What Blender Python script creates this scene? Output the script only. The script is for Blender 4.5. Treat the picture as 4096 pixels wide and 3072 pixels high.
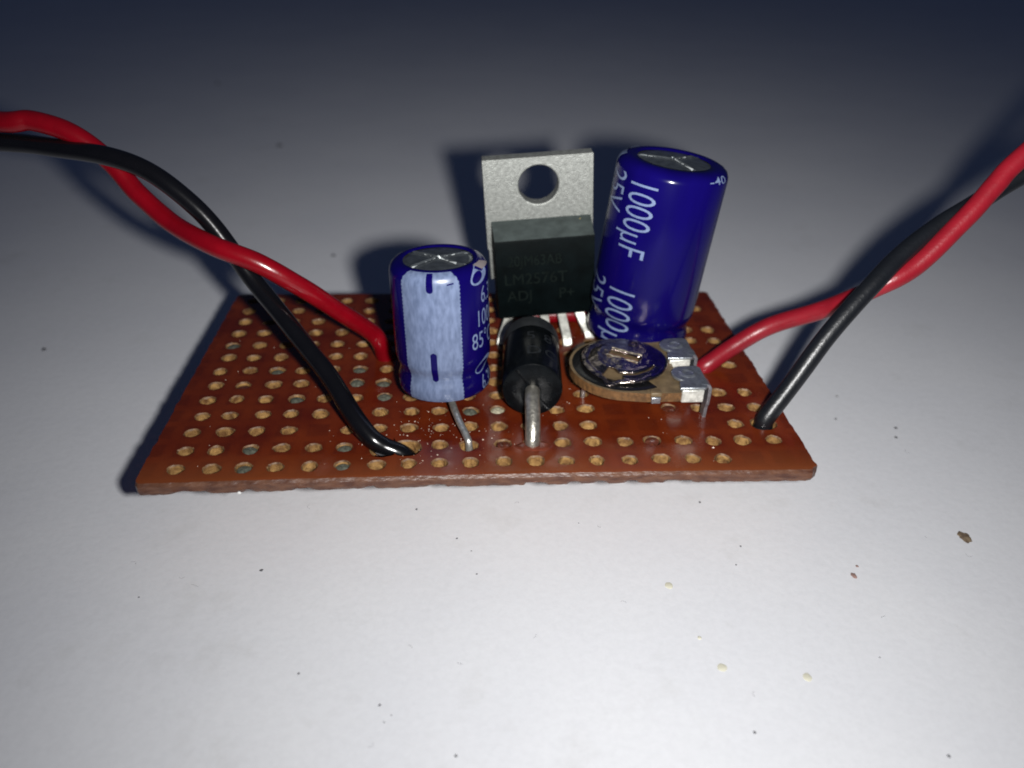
import bpy, bmesh, math, random
from mathutils import Vector, Matrix, noise
# 1 Blender unit = 1 millimetre; z = 0 is the top face of the perforated board
SC = bpy.context.scene
for o in list(bpy.data.objects):
    bpy.data.objects.remove(o, do_unlink=True)
COL = SC.collection
PI = math.pi
rnd = random.Random(7)
V = Vector
TABLE_Z = -8.0

# ------------------------------------------------------------------ camera
CAM = V((-2.6716, -68.9039, 39.4308)); EL, AZ, ROLL, FOC = .5382, .0824, .0288, 833.2492
fw = V((math.sin(AZ) * math.cos(EL), math.cos(AZ) * math.cos(EL), -math.sin(EL)))
r0 = fw.cross(V((0, 0, 1))).normalized(); u0 = r0.cross(fw)
CR = r0 * math.cos(ROLL) + u0 * math.sin(ROLL); CU = CR.cross(fw)
cd = bpy.data.cameras.new('camera'); cam = bpy.data.objects.new('camera', cd); COL.objects.link(cam)
cam.matrix_world = Matrix(((CR.x, CU.x, -fw.x, CAM.x), (CR.y, CU.y, -fw.y, CAM.y), (CR.z, CU.z, -fw.z, CAM.z), (0, 0, 0, 1)))
cd.sensor_width = 36; cd.lens = 36 * FOC / 1024; cd.clip_start = 1; cd.clip_end = 5000
cd.dof.use_dof = True; cd.dof.focus_distance = 68.5
cd.dof.aperture_fstop = cd.lens * 1e-3 / (2 * .46)
SC.camera = cam

# ------------------------------------------------------------------ world + the phone's flash (the only lamp)
w = bpy.data.worlds.new('World'); SC.world = w; w.use_nodes = True
bg = w.node_tree.nodes['Background']; bg.inputs[0].default_value = (.32, .47, 1, 1); bg.inputs[1].default_value = .033
LSZ, LSX = -1, 1
LPOS = CAM + CR * 6.5 - CU * .5 + fw * 3.2
ld = bpy.data.lights.new('flash', 'POINT'); lamp = bpy.data.objects.new('flash', ld); COL.objects.link(lamp)
lamp.matrix_world = Matrix(((CR.x, CU.x, -fw.x, LPOS.x), (CR.y, CU.y, -fw.y, LPOS.y), (CR.z, CU.z, -fw.z, LPOS.z), (0, 0, 0, 1)))
ld.shadow_soft_size = 1.7; ld.color = (1.0, .99, .975); ld.energy = 338000
# flash beam shaped to imitate a tone curve: sideways bell, boosted towards the back
ld.use_nodes = True; nt = ld.node_tree; em = nt.nodes['Emission']
tcn = nt.nodes.new('ShaderNodeTexCoord'); sp = nt.nodes.new('ShaderNodeSeparateXYZ'); nt.links.new(tcn.outputs['Normal'], sp.inputs[0])
def lm(op, a, b=None):
    q = nt.nodes.new('ShaderNodeMath'); q.operation = op
    for i, x in enumerate((a, b)):
        if isinstance(x, (int, float)): q.inputs[i].default_value = x
        elif x is not None: nt.links.new(x, q.inputs[i])
    return q.outputs[0]
fz = lm('MAXIMUM', lm('MULTIPLY', sp.outputs[2], LSZ), .02)
tx = lm('DIVIDE', lm('MULTIPLY', sp.outputs[0], LSX), fz); ty = lm('DIVIDE', lm('MULTIPLY', sp.outputs[1], LSX), fz)
ty = lm('MINIMUM', lm('MAXIMUM', ty, -.9), .48)
ex = lm('ADD', lm('ADD', lm('MULTIPLY', ty, 2.0), lm('MULTIPLY', lm('MULTIPLY', ty, ty), .72)), lm('ADD', lm('MULTIPLY', tx, .22), lm('MULTIPLY', lm('MULTIPLY', tx, tx), lm('ADD', lm('MULTIPLY', lm('MAXIMUM', ty, 0.0), -3.0), -.56))))
nt.links.new(lm('EXPONENT', ex), em.inputs['Strength'])
SC.view_settings.view_transform = 'Standard'; SC.view_settings.look = 'None'
SC.view_settings.exposure = 0; SC.view_settings.gamma = 1
SC.cycles.pixel_filter_type = 'BLACKMAN_HARRIS'; SC.cycles.filter_width = 1.9
SC.render.resolution_x = 1024; SC.render.resolution_y = 768

# ------------------------------------------------------------------ helpers
def mat(name, col, rough=.5, metal=0., spec=.5, noise_amt=0., noise_scale=1., bump=0., bump_scale=2., coat=0., col2=None, stretch=None, detail=4, bump_dist=.1):
    m = bpy.data.materials.new(name); m.use_nodes = True
    nt = m.node_tree; b = nt.nodes['Principled BSDF']
    b.inputs['Base Color'].default_value = (*col, 1); b.inputs['Roughness'].default_value = rough
    b.inputs['Metallic'].default_value = metal; b.inputs['Specular IOR Level'].default_value = spec
    b.inputs['Coat Weight'].default_value = coat; b.inputs['Coat Roughness'].default_value = .12
    tc = nt.nodes.new('ShaderNodeTexCoord'); src = tc.outputs['Object']
    if stretch:
        mp = nt.nodes.new('ShaderNodeMapping'); mp.inputs['Scale'].default_value = stretch
        nt.links.new(src, mp.inputs[0]); src = mp.outputs[0]
    if noise_amt or col2:
        n = nt.nodes.new('ShaderNodeTexNoise'); n.inputs['Scale'].default_value = noise_scale; n.inputs['Detail'].default_value = detail
        nt.links.new(src, n.inputs['Vector'])
        rp = nt.nodes.new('ShaderNodeValToRGB')
        rp.color_ramp.elements[0].position = .32; rp.color_ramp.elements[1].position = .68
        c2 = col2 if col2 else tuple(min(1, c * (1 + noise_amt)) for c in col)
        c1 = col if col2 else tuple(c * (1 - noise_amt) for c in col)
        rp.color_ramp.elements[0].color = (*c1, 1); rp.color_ramp.elements[1].color = (*c2, 1)
        nt.links.new(n.outputs[0], rp.inputs[0]); nt.links.new(rp.outputs[0], b.inputs['Base Color'])
    if bump:
        n2 = nt.nodes.new('ShaderNodeTexNoise'); n2.inputs['Scale'].default_value = bump_scale; n2.inputs['Detail'].default_value = 5
        nt.links.new(src, n2.inputs['Vector'])
        bp = nt.nodes.new('ShaderNodeBump'); bp.inputs['Strength'].default_value = bump; bp.inputs['Distance'].default_value = bump_dist
        nt.links.new(n2.outputs[0], bp.inputs['Height']); nt.links.new(bp.outputs[0], b.inputs['Normal'])
    return m

class MB:
    """collects vertices and faces, then links them as ONE mesh object"""
    def __init__(s): s.v = []; s.f = []; s.m = []
    def vert(s, p): s.v.append(tuple(p)); return len(s.v) - 1
    def face(s, idx, m=0): s.f.append(tuple(idx)); s.m.append(m)
    def box(s, lo, hi, m=0, T=None):
        P = [V((x, y, z)) for z in (lo[2], hi[2]) for y in (lo[1], hi[1]) for x in (lo[0], hi[0])]
        if T: P = [T @ p for p in P]
        i = [s.vert(p) for p in P]
        for q in ((0, 2, 3, 1), (4, 5, 7, 6), (0, 1, 5, 4), (2, 6, 7, 3), (0, 4, 6, 2), (1, 3, 7, 5)): s.face([i[k] for k in q], m)
    def rings(s, rings, closed=True, cap0=False, cap1=False, m=0):
        idx = [[s.vert(p) for p in R] for R in rings]; n = len(rings[0])
        for a, b in zip(idx, idx[1:]):
            for k in range(n if closed else n - 1):
                s.face((a[k], a[(k + 1) % n], b[(k + 1) % n], b[k]), m)
        if cap0: s.face(idx[0][::-1], m)
        if cap1: s.face(idx[-1], m)
        return idx
    def lathe(s, prof, n=64, cap0=False, cap1=False, m=0, T=None):
        R = []
        for r, z in prof:
            ring = [V((r * math.cos(2 * PI * k / n), r * math.sin(2 * PI * k / n), z)) for k in range(n)]
            R.append([T @ p for p in ring] if T else ring)
        s.rings(R, True, cap0, cap1, m)
    def tube(s, pts, rad, n=12, m=0, caps=True):
        P = [V(p) for p in pts]; R = []
        up = None
        for i, p in enumerate(P):
            t = (P[min(i + 1, len(P) - 1)] - P[max(i - 1, 0)]).normalized()
            if up is None:
                up = t.orthogonal().normalized()
            up = (up - t * up.dot(t)).normalized(); sd = t.cross(up)
            rr = rad[i] if isinstance(rad, (list, tuple)) else rad
            R.append([p + up * (rr * math.cos(2 * PI * k / n)) + sd * (rr * math.sin(2 * PI * k / n)) for k in range(n)])
        s.rings(R, True, caps, caps, m)
    def prism(s, poly, z0, z1, m=0, T=None):
        a = [V((x, y, z0)) for x, y in poly]; b = [V((x, y, z1)) for x, y in poly]
        if T: a = [T @ p for p in a]; b = [T @ p for p in b]
        s.rings([a, b], True, True, True, m)
    def build(s, name, mats, parent=None, smooth=True, bevel=0, angle=35):
        me = bpy.data.meshes.new(name); me.from_pydata(s.v, [], s.f)
        if not isinstance(mats, (list, tuple)): mats = [mats]
        for mm in mats: me.materials.append(mm)
        me.polygons.foreach_set('material_index', s.m)
        bm = bmesh.new(); bm.from_mesh(me)
        bmesh.ops.recalc_face_normals(bm, faces=bm.faces); bm.to_mesh(me); bm.free()
        if smooth:
            me.polygons.foreach_set('use_smooth', [True] * len(me.polygons))
            me.set_sharp_from_angle(angle=math.radians(angle))
        o = bpy.data.objects.new(name, me); COL.objects.link(o)
        if parent: o.parent = parent
        if bevel:
            bv = o.modifiers.new('bevel', 'BEVEL'); bv.width = bevel; bv.segments = 2; bv.limit_method = 'ANGLE'
            bv.angle_limit = math.radians(40)
        return o

def tag(o, label=None, cat=None, group=None, kind=None):
    for k, v in (('label', label), ('category', cat), ('group', group), ('kind', kind)):
        if v: o[k] = v
    return o
def empty(name, loc, rot=None):
    o = bpy.data.objects.new(name, None); COL.objects.link(o); o.location = loc; o.empty_display_size = 1
    if rot: o.rotation_euler = rot
    return o
def catmull(pts, k=10):
    P = [V(p) for p in pts]; P = [P[0] * 2 - P[1]] + P + [P[-1] * 2 - P[-2]]; out = []
    for i in range(1, len(P) - 2):
        for j in range(k):
            t = j / k; a, b, c, d = P[i - 1:i + 3]
            out.append(.5 * (2 * b + (c - a) * t + (2 * a - 5 * b + 4 * c - d) * t * t + (3 * b - a - 3 * c + d) * t ** 3))
    out.append(P[-2]); return out
def text_mesh(body, size, sx=1., maxlen=.35, align='LEFT', bold=0., clip=None):
    """flat lettering as triangles, in the xy plane"""
    c = bpy.data.curves.new('t', 'FONT'); c.body = body; c.size = size; c.align_x = align; c.offset = bold; c.resolution_u = 4
    o = bpy.data.objects.new('t', c); COL.objects.link(o)
    dg = bpy.context.evaluated_depsgraph_get()
    me = bpy.data.meshes.new_from_object(o.evaluated_get(dg))
    bpy.data.objects.remove(o, do_unlink=True)
    bm = bmesh.new(); bm.from_mesh(me); bmesh.ops.triangulate(bm, faces=bm.faces)
    for v in bm.verts: v.co.x *= sx
    if clip: bmesh.ops.bisect_plane(bm, geom=bm.verts[:] + bm.edges[:] + bm.faces[:], plane_co=(clip, 0, 0), plane_no=(1, 0, 0), clear_outer=True); bmesh.ops.triangulate(bm, faces=bm.faces)
    for _ in range(5):
        e = [e for e in bm.edges if e.calc_length() > maxlen]
        if not e: break
        bmesh.ops.subdivide_edges(bm, edges=e, cuts=1)
        bmesh.ops.triangulate(bm, faces=bm.faces)
    vs = [v.co.copy() for v in bm.verts]; bm.verts.index_update(); fs = [tuple(v.index for v in f.verts) for f in bm.faces]
    bm.free(); return vs, fs
def add_flat(mb, vs, fs, fn, m=0):
    i0 = len(mb.v)
    for p in vs: mb.vert(fn(p.x, p.y))
    for f in fs: mb.face([i0 + k for k in f], m)
def grid_patch(poly_test, x0, x1, y0, y1, nx, ny):
    vs = [V((x0 + (x1 - x0) * i / nx, y0 + (y1 - y0) * j / ny, 0)) for j in range(ny + 1) for i in range(nx + 1)]
    fs = []
    for j in range(ny):
        for i in range(nx):
            cx = x0 + (x1 - x0) * (i + .5) / nx; cy = y0 + (y1 - y0) * (j + .5) / ny
            if poly_test(cx, cy):
                a = j * (nx + 1) + i; fs.append((a, a + 1, a + nx + 2, a + nx + 1))
    return vs, fs

# ------------------------------------------------------------------ the table
def table_material():
    m = bpy.data.materials.new('white_laminate'); m.use_nodes = True; nt = m.node_tree; b = nt.nodes['Principled BSDF']
    L = nt.links.new; N = nt.nodes.new
    tc = N('ShaderNodeTexCoord')
    n1 = N('ShaderNodeTexNoise'); n1.inputs['Scale'].default_value = .05; n1.inputs['Detail'].default_value = 5
    n2 = N('ShaderNodeTexNoise'); n2.inputs['Scale'].default_value = 1.1; n2.inputs['Detail'].default_value = 3
    vor = N('ShaderNodeTexVoronoi'); vor.inputs['Scale'].default_value = .12; vor.inputs['Randomness'].default_value = 1
    for n in (n1, n2, vor): L(tc.outputs['Object'], n.inputs['Vector'])
    r1 = N('ShaderNodeValToRGB'); r1.color_ramp.elements[0].position = .3; r1.color_ramp.elements[1].position = .7
    r1.color_ramp.elements[0].color = (.812, .822, .855, 1); r1.color_ramp.elements[1].color = (.865, .872, .892, 1)
    L(n1.outputs[0], r1.inputs[0])
    # pin-point dirt: only the smallest voronoi distances, thinned out by the cell's own random colour
    lt = N('ShaderNodeMath'); lt.operation = 'LESS_THAN'; lt.inputs[1].default_value = .02; L(vor.outputs['Distance'], lt.inputs[0])
    sep = N('ShaderNodeSeparateColor'); L(vor.outputs['Color'], sep.inputs[0])
    g = N('ShaderNodeMath'); g.operation = 'GREATER_THAN'; g.inputs[1].default_value = .72; L(sep.outputs[0], g.inputs[0])
    mu = N('ShaderNodeMath'); mu.operation = 'MULTIPLY'; L(lt.outputs[0], mu.inputs[0]); L(g.outputs[0], mu.inputs[1])
    mu2 = N('ShaderNodeMath'); mu2.operation = 'MULTIPLY'; L(mu.outputs[0], mu2.inputs[0]); L(sep.outputs[1], mu2.inputs[1])
    mx = N('ShaderNodeMix'); mx.data_type = 'RGBA'; L(mu2.outputs[0], mx.inputs[0]); L(r1.outputs[0], mx.inputs[6]); mx.inputs[7].default_value = (.25, .23, .22, 1)
    # soft finger smears
    n4 = N('ShaderNodeTexNoise'); n4.inputs['Scale'].default_value = .18; n4.inputs['Detail'].default_value = 6; n4.inputs['Roughness'].default_value = .65
    L(tc.outputs['Object'], n4.inputs['Vector'])
    r4 = N('ShaderNodeValToRGB'); r4.color_ramp.elements[0].position = .58; r4.color_ramp.elements[1].position = .8
    r4.color_ramp.elements[0].color = (1, 1, 1, 1); r4.color_ramp.elements[1].color = (.91, .905, .89, 1)
    L(n4.outputs[0], r4.inputs[0])
    mx2 = N('ShaderNodeMix'); mx2.data_type = 'RGBA'; mx2.blend_type = 'MULTIPLY'; mx2.inputs[0].default_value = 1
    L(mx.outputs[2], mx2.inputs[6]); L(r4.outputs[0], mx2.inputs[7])
    n7 = N('ShaderNodeTexNoise'); n7.inputs['Scale'].default_value = 2.2; n7.inputs['Detail'].default_value = 6; n7.inputs['Roughness'].default_value = .7
    L(tc.outputs['Object'], n7.inputs['Vector']); r7 = N('ShaderNodeValToRGB'); r7.color_ramp.elements[0].position = .3; r7.color_ramp.elements[1].position = .6
    r7.color_ramp.elements[0].color = (.945, .945, .945, 1); r7.color_ramp.elements[1].color = (1, 1, 1, 1); L(n7.outputs[0], r7.inputs[0])
    mx3 = N('ShaderNodeMix'); mx3.data_type = 'RGBA'; mx3.blend_type = 'MULTIPLY'; mx3.inputs[0].default_value = 1
    L(mx2.outputs[2], mx3.inputs[6]); L(r7.outputs[0], mx3.inputs[7]); L(mx3.outputs[2], b.inputs['Base Color'])
    b.inputs['Roughness'].default_value = .62; b.inputs['Specular IOR Level'].default_value = .25
    bp = N('ShaderNodeBump'); bp.inputs['Strength'].default_value = .3; bp.inputs['Distance'].default_value = .06
    L(n2.outputs[0], bp.inputs['Height']); L(bp.outputs[0], b.inputs['Normal'])
    return m
mb = MB()
n = 24
for j in range(n + 1):
    for i in range(n + 1): mb.vert((-900 + 1800 * i / n, -400 + 2000 * j / n, TABLE_Z))
for j in range(n):
    for i in range(n):
        a = j * (n + 1) + i; mb.face((a, a + 1, a + n + 2, a + n + 1))
table = mb.build('table_top', table_material(), smooth=False)
tag(table, 'white laminate table top scattered with specks', None, None, 'structure')

# ------------------------------------------------------------------ perforated board
P = 2.54; NC, NR = 20, 13; TH = 1.05
OFF = {}  # measured wander of single holes (column, row) -> dx, dy
def board_material():
    m = bpy.data.materials.new('brown_phenolic'); m.use_nodes = True; nt = m.node_tree; b = nt.nodes['Principled BSDF']
    L = nt.links.new; N = nt.nodes.new
    tc = N('ShaderNodeTexCoord'); sx = N('ShaderNodeSeparateXYZ'); L(tc.outputs['Object'], sx.inputs[0])
    def math_(op, a, bb=None, clamp=False):
        q = N('ShaderNodeMath'); q.operation = op; q.use_clamp = clamp
        for i, x in enumerate((a, bb)):
            if x is None: continue
            if isinstance(x, (int, float)): q.inputs[i].default_value = x
            else: L(x, q.inputs[i])
        return q.outputs[0]
    # copper pads on the underside show through the resin as faint squares, one round each hole
    nz = N('ShaderNodeTexNoise'); nz.inputs['Scale'].default_value = 1.3; L(tc.outputs['Object'], nz.inputs['Vector'])
    wob = math_('MULTIPLY', math_('SUBTRACT', nz.outputs[0], .5), .12)
    fx = math_('ABSOLUTE', math_('SUBTRACT', math_('FRACT', math_('ADD', math_('DIVIDE', sx.outputs[0], P), 100.0)), .5))
    fy = math_('ABSOLUTE', math_('SUBTRACT', math_('FRACT', math_('ADD', math_('DIVIDE', sx.outputs[1], P), 100.5)), .5))
    d = math_('ADD', math_('MAXIMUM', fx, fy), wob)
    pad = math_('SUBTRACT', 1.0, math_('DIVIDE', math_('SUBTRACT', d, .30), .10, True), True)
    n0 = N('ShaderNodeTexNoise'); n0.inputs['Scale'].default_value = .16; n0.inputs['Detail'].default_value = 4; L(tc.outputs['Object'], n0.inputs['Vector'])
    rp = N('ShaderNodeValToRGB'); e = rp.color_ramp.elements
    e[0].position = .33; e[0].color = (.088, .010, .0034, 1); e[1].position = .68; e[1].color = (.165, .027, .006, 1)
    L(n0.outputs[0], rp.inputs[0])
    n3 = N('ShaderNodeTexNoise'); n3.inputs['Scale'].default_value = .5; n3.inputs['Detail'].default_value = 2; L(tc.outputs['Object'], n3.inputs['Vector'])
    pf = math_('MULTIPLY', pad, math_('MULTIPLY', n3.outputs[0], .55))
    mx = N('ShaderNodeMix'); mx.data_type = 'RGBA'; L(pf, mx.inputs[0]); L(rp.outputs[0], mx.inputs[6]); mx.inputs[7].default_value = (.044, .0065, .004, 1)
    # fine paper grain and pale dust
    n5 = N('ShaderNodeTexNoise'); n5.inputs['Scale'].default_value = 9; n5.inputs['Detail'].default_value = 6; L(tc.outputs['Object'], n5.inputs['Vector'])
    r5 = N('ShaderNodeValToRGB'); r5.color_ramp.elements[0].position = .3; r5.color_ramp.elements[1].position = .75
    r5.color_ramp.elements[0].color = (.82, .82, .82, 1); r5.color_ramp.elements[1].color = (1.12, 1.12, 1.15, 1); L(n5.outputs[0], r5.inputs[0])
    mx2 = N('ShaderNodeMix'); mx2.data_type = 'RGBA'; mx2.blend_type = 'MULTIPLY'; mx2.inputs[0].default_value = 1
    L(mx.outputs[2], mx2.inputs[6]); L(r5.outputs[0], mx2.inputs[7])
    # paler front margin: scuffs, plus brightness of the near flash put into the colour
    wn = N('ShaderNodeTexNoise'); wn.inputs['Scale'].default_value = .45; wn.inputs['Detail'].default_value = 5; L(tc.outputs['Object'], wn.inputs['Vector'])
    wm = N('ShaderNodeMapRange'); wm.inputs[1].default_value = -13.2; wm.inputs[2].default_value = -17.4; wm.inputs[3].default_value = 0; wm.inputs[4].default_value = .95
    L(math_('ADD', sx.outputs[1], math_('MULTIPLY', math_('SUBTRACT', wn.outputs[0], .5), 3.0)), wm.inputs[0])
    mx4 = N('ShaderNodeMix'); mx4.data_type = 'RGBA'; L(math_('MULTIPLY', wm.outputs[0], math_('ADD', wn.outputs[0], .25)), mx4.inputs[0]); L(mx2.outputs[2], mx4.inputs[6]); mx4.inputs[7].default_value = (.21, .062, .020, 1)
    L(mx4.outputs[2], b.inputs['Base Color'])
    rr = N('ShaderNodeMapRange'); rr.inputs[1].default_value = .3; rr.inputs[2].default_value = .7; rr.inputs[3].default_value = .10; rr.inputs[4].default_value = .30
    L(n3.outputs[0], rr.inputs[0]); L(rr.outputs[0], b.inputs['Roughness'])
    b.inputs['Specular IOR Level'].default_value = .55
    n6 = N('ShaderNodeTexNoise'); n6.inputs['Scale'].default_value = .9; n6.inputs['Detail'].default_value = 4; L(tc.outputs['Object'], n6.inputs['Vector'])
    bp = N('ShaderNodeBump'); bp.inputs['Strength'].default_value = .18; bp.inputs['Distance'].default_value = .08
    L(n6.outputs[0], bp.inputs['Height']); L(bp.outputs[0], b.inputs['Normal'])
    return m
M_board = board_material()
M_hole = mat('raw_paper_core', (.10, .042, .011), .75, noise_scale=1.5, col2=(.34, .195, .064), bump=1., bump_scale=3, spec=.3, bump_dist=.25)
M_rim = mat('drilled_rim', (.065, .026, .011), .55, noise_scale=3, col2=(.24, .14, .065), bump=.6, bump_scale=5)
M_edge = mat('sawn_board_edge', (.065, .022, .012), .4, noise_scale=1.3, col2=(.135, .06, .033), bump=.7, bump_scale=3, stretch=(.6, 1, 2.2))
NOHOLE = {(18, 1), (19, 1), (4, 3), (14, 3), (15, 3), (16, 3), (17, 3), (15, 4), (14, 4), (19, 6), (19, 8), (18, 8), (19, 11), (18, 6)}
RAD = {(19, 3): 1.0, (6, 2): 1.12, (7, 2): 1.14, (18, 7): .95, (6, 8): .95, (11, 2): .78, (9, 2): .72}
HC = {}
def hole_centre(c, r):
    x = (c - 9.5) * P; y = (r - 7) * P
    # the drilled rows sag slightly towards the middle, and each hole wanders a little
    t = (c - 9.5) / 9.5
    q = random.Random(c * 97 + r * 13)
    dx = q.uniform(-.13, .13); dy = q.uniform(-.1, .1) + .18 * (1 - t * t) * (1 if r < 5 else .3) - .08
    if (c, r) in OFF: dx, dy = OFF[(c, r)]
    return x + dx, y + dy
HOLE_OVERRIDE = {(19, 3): (24.1, -10.35), (6, 2): (-8.35, -13.05), (7, 2): (-6.55, -12.95), (11, 2): (3.8, -12.72), (9, 2): (-1.45, -12.8), (18, 7): (21.2, -.2)}
board_root = empty('perforated_board', (0, 0, 0))
tag(board_root, 'reddish brown perforated circuit board with rows of small tan holes', 'circuit board')
mb = MB()
def key_vert(cache, p):
    k = (round(p[0], 4), round(p[1], 4), round(p[2], 4))
    if k not in cache: cache[k] = mb.vert(p)
    return cache[k]
cache = {}
SEG = 24
for c in range(NC):
    for r in range(1, NR + 1):
        x0 = (c - 9.5) * P; y0 = (r - 7) * P; h = P / 2
        sq = []
        for k in range(SEG):
            side, j = divmod(k, SEG // 4); t = -1 + 2 * j / (SEG // 4)
            p = ((1, t), (-t, 1), (-1, -t), (t, -1))[side]
            sq.append((x0 + h * p[0], y0 + h * p[1]))
        top = [key_vert(cache, (x, y, 0)) for x, y in sq]; bot = [key_vert(cache, (x, y, -TH)) for x, y in sq]
        if (c, r) in NOHOLE:
            mb.face(top, 0); mb.face(bot[::-1], 0); continue
        cx, cy = HOLE_OVERRIDE.get((c, r), hole_centre(c, r)); HC[(c, r)] = (cx, cy)
        q = random.Random(c * 31 + r * 7)
        rad = RAD.get((c, r), q.uniform(.56, .66))
        ph = q.uniform(0, 6); el = q.uniform(.96, 1.09)
        A = []; B = []; D = []; E = []
        for k in range(SEG):
            a = -PI / 4 + 2 * PI * k / SEG
            rr = rad * (1 + .035 * math.sin(3 * a + ph) + q.uniform(-.025, .025))
            cs, sn = math.cos(a) * el, math.sin(a) / el
            ro = rr + .05 + q.uniform(0, .09); A.append(mb.vert((cx + ro * cs, cy + ro * sn, 0)))
            B.append(mb.vert((cx + rr * cs, cy + rr * sn, -.13 + q.uniform(-.04, .04))))
            r2 = rr * .93 + q.uniform(-.05, .03); D.append(mb.vert((cx + r2 * cs, cy + r2 * sn, -.6)))
            r3 = rr * .88 + q.uniform(-.05, .03); E.append(mb.vert((cx + r3 * cs, cy + r3 * sn, -TH)))
        for k in range(SEG):
            n_ = (k + 1) % SEG
            mb.face((top[k], top[n_], A[n_], A[k]), 0); mb.face((A[k], A[n_], B[n_], B[k]), 3)
            mb.face((B[k], B[n_], D[n_], D[k]), 1); mb.face((D[k], D[n_], E[n_], E[k]), 1); mb.face((E[k], E[n_], bot[n_], bot[k]), 0)
# rough sawn margins: front and back strips run the whole width, the side strips fill between them
def nz(x, y, s, a): return a * noise.noise(V((x * s, y * s, 3.7)))
BX, BY = NC * P / 2, NR * P / 2
def xl(y): return -26.85 + .019 * (y + 17) + nz(y, 0, 1.1, .12) + nz(y, 5, 3.5, .06)
def xr(y): return 26.5 + .002 * (y + 17) + nz(y, 9, 1.1, .12) + nz(y, 14, 3.5, .07) - (.25 if y < -16.9 else 0)
CHIPS = [(rnd.uniform(-25, 25), rnd.uniform(.35, .9), rnd.uniform(.10, .3)) for _ in range(17)]
def margin(front):
    n = 220; sg = -1 if front else 1; cols = []
    for i in range(n + 1):
        t = i / n; s = -1 + 2 * t
        yb = sg * 17.2
        e1 = nz(s * 26, 2, .9, .10) + nz(s * 26, 7, 3, .05)
        chip = sum(d * max(0, 1 - ((s * 26 - cx) / w) ** 2) for cx, w, d in CHIPS) if front else 0
        a, b_ = xl(yb), xr(yb); xe = a + (b_ - a) * t
        a, b_ = xl(sg * BY), xr(sg * BY); xi = a + (b_ - a) * t
        cr = .35 * (max(0, abs(s) - .985) / .015) ** 2
        e0 = sg * (17.15 - cr); bow = .28 * (1 - s * s) * (1 if front else 0)
        cols.append([mb.vert((xi, sg * BY, 0)), mb.vert((xe, e0 - sg * .16 + e1 * .5 + bow, -.02)), mb.vert((xe, e0 + sg * .08 + e1 + bow, -.24)),
                     mb.vert((xe, e0 + sg * .08 + nz(s * 26, 21, 2.2, .14) + bow, -.7)), mb.vert((xe, e0 - sg * (.05 + chip) + nz(s * 26, 31, 2, .12) + bow, -TH + chip * .8)), mb.vert((xi, sg * BY, -TH))])
    for a, b_ in zip(cols, cols[1:]):
        for k in range(5): mb.face((a[k], b_[k], b_[k + 1], a[k + 1]), 0 if k in (0, 4) else 2)
    for a in (cols[0], cols[-1]): mb.face(a, 2)
margin(True); margin(False)
for sg, fx in ((-1, xl), (1, xr)):
    n = 120; cols = []
    for i in range(n + 1):
        y = -BY + 2 * BY * i / n; xe = fx(y)
        cols.append([mb.vert((sg * BX, y, 0)), mb.vert((xe, y, -.02)), mb.vert((xe + sg * .03, y, -.6)), mb.vert((xe - sg * .05, y, -TH)), mb.vert((sg * BX, y, -TH))])
    for a, b_ in zip(cols, cols[1:]):
        for k in range(4): mb.face((a[k], b_[k], b_[k + 1], a[k + 1]), 0 if k in (0, 3) else 2)
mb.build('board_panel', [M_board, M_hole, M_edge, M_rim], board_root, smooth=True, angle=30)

# solder and flux that fill some of the holes
M_solder = mat('dull_solder', (.17, .18, .14), .42, .5, noise_amt=.5, noise_scale=3, bump=.5, bump_scale=5)
M_flux = mat('brown_flux', (.10, .028, .016), .10, noise_amt=.4, noise_scale=3, spec=.7)
M_cream = mat('pale_solder', (.50, .46, .33), .4, .3, noise_amt=.35, noise_scale=4, bump=.5, bump_scale=5)
def plug_mesh(name, m, z, rise):
    b = MB(); b.lathe([(.60, z - .35), (.585, z), (.45, z + rise * .5), (.22, z + rise), (.03, z + rise * .8)], 16, True, True); o = b.build(name, m); me = o.data
    bpy.data.objects.remove(o); return me
PM = {'solder_plug': plug_mesh('solder_plug', M_solder, -.14, .16), 'flux_plug': plug_mesh('flux_plug', M_flux, -.08, .07), 'pale_plug': plug_mesh('pale_plug', M_cream, -.12, .17)}
for nm, lst in (('solder_plug', ((2, 2), (5, 2), (5, 1), (2, 1), (3, 5), (0, 9), (9, 4), (6, 5), (2, 7), (5, 6), (6, 6), (5, 7), (4, 6))), ('flux_plug', ((10, 2), (15, 2), (16, 4), (1, 6))), ('pale_plug', ((10, 4),  (5, 10)))):
    for c, r in lst:
        if (c, r) not in HC: continue
        o = bpy.data.objects.new('solder_plug' if nm == 'pale_plug' else nm, PM[nm]); COL.objects.link(o); o.parent = board_root
        x, y = HC[(c, r)]; sh = -.12 if r == 1 or (c, r) in ((5, 2), (2, 7), (1, 6)) else 0
        o.location = (x + rnd.uniform(-.06, .06), y + rnd.uniform(-.06, .06), sh); o.rotation_euler = (rnd.uniform(-.15, .15), rnd.uniform(-.15, .15), rnd.uniform(0, 6))
        o.scale = (1, 1, 1)

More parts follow.
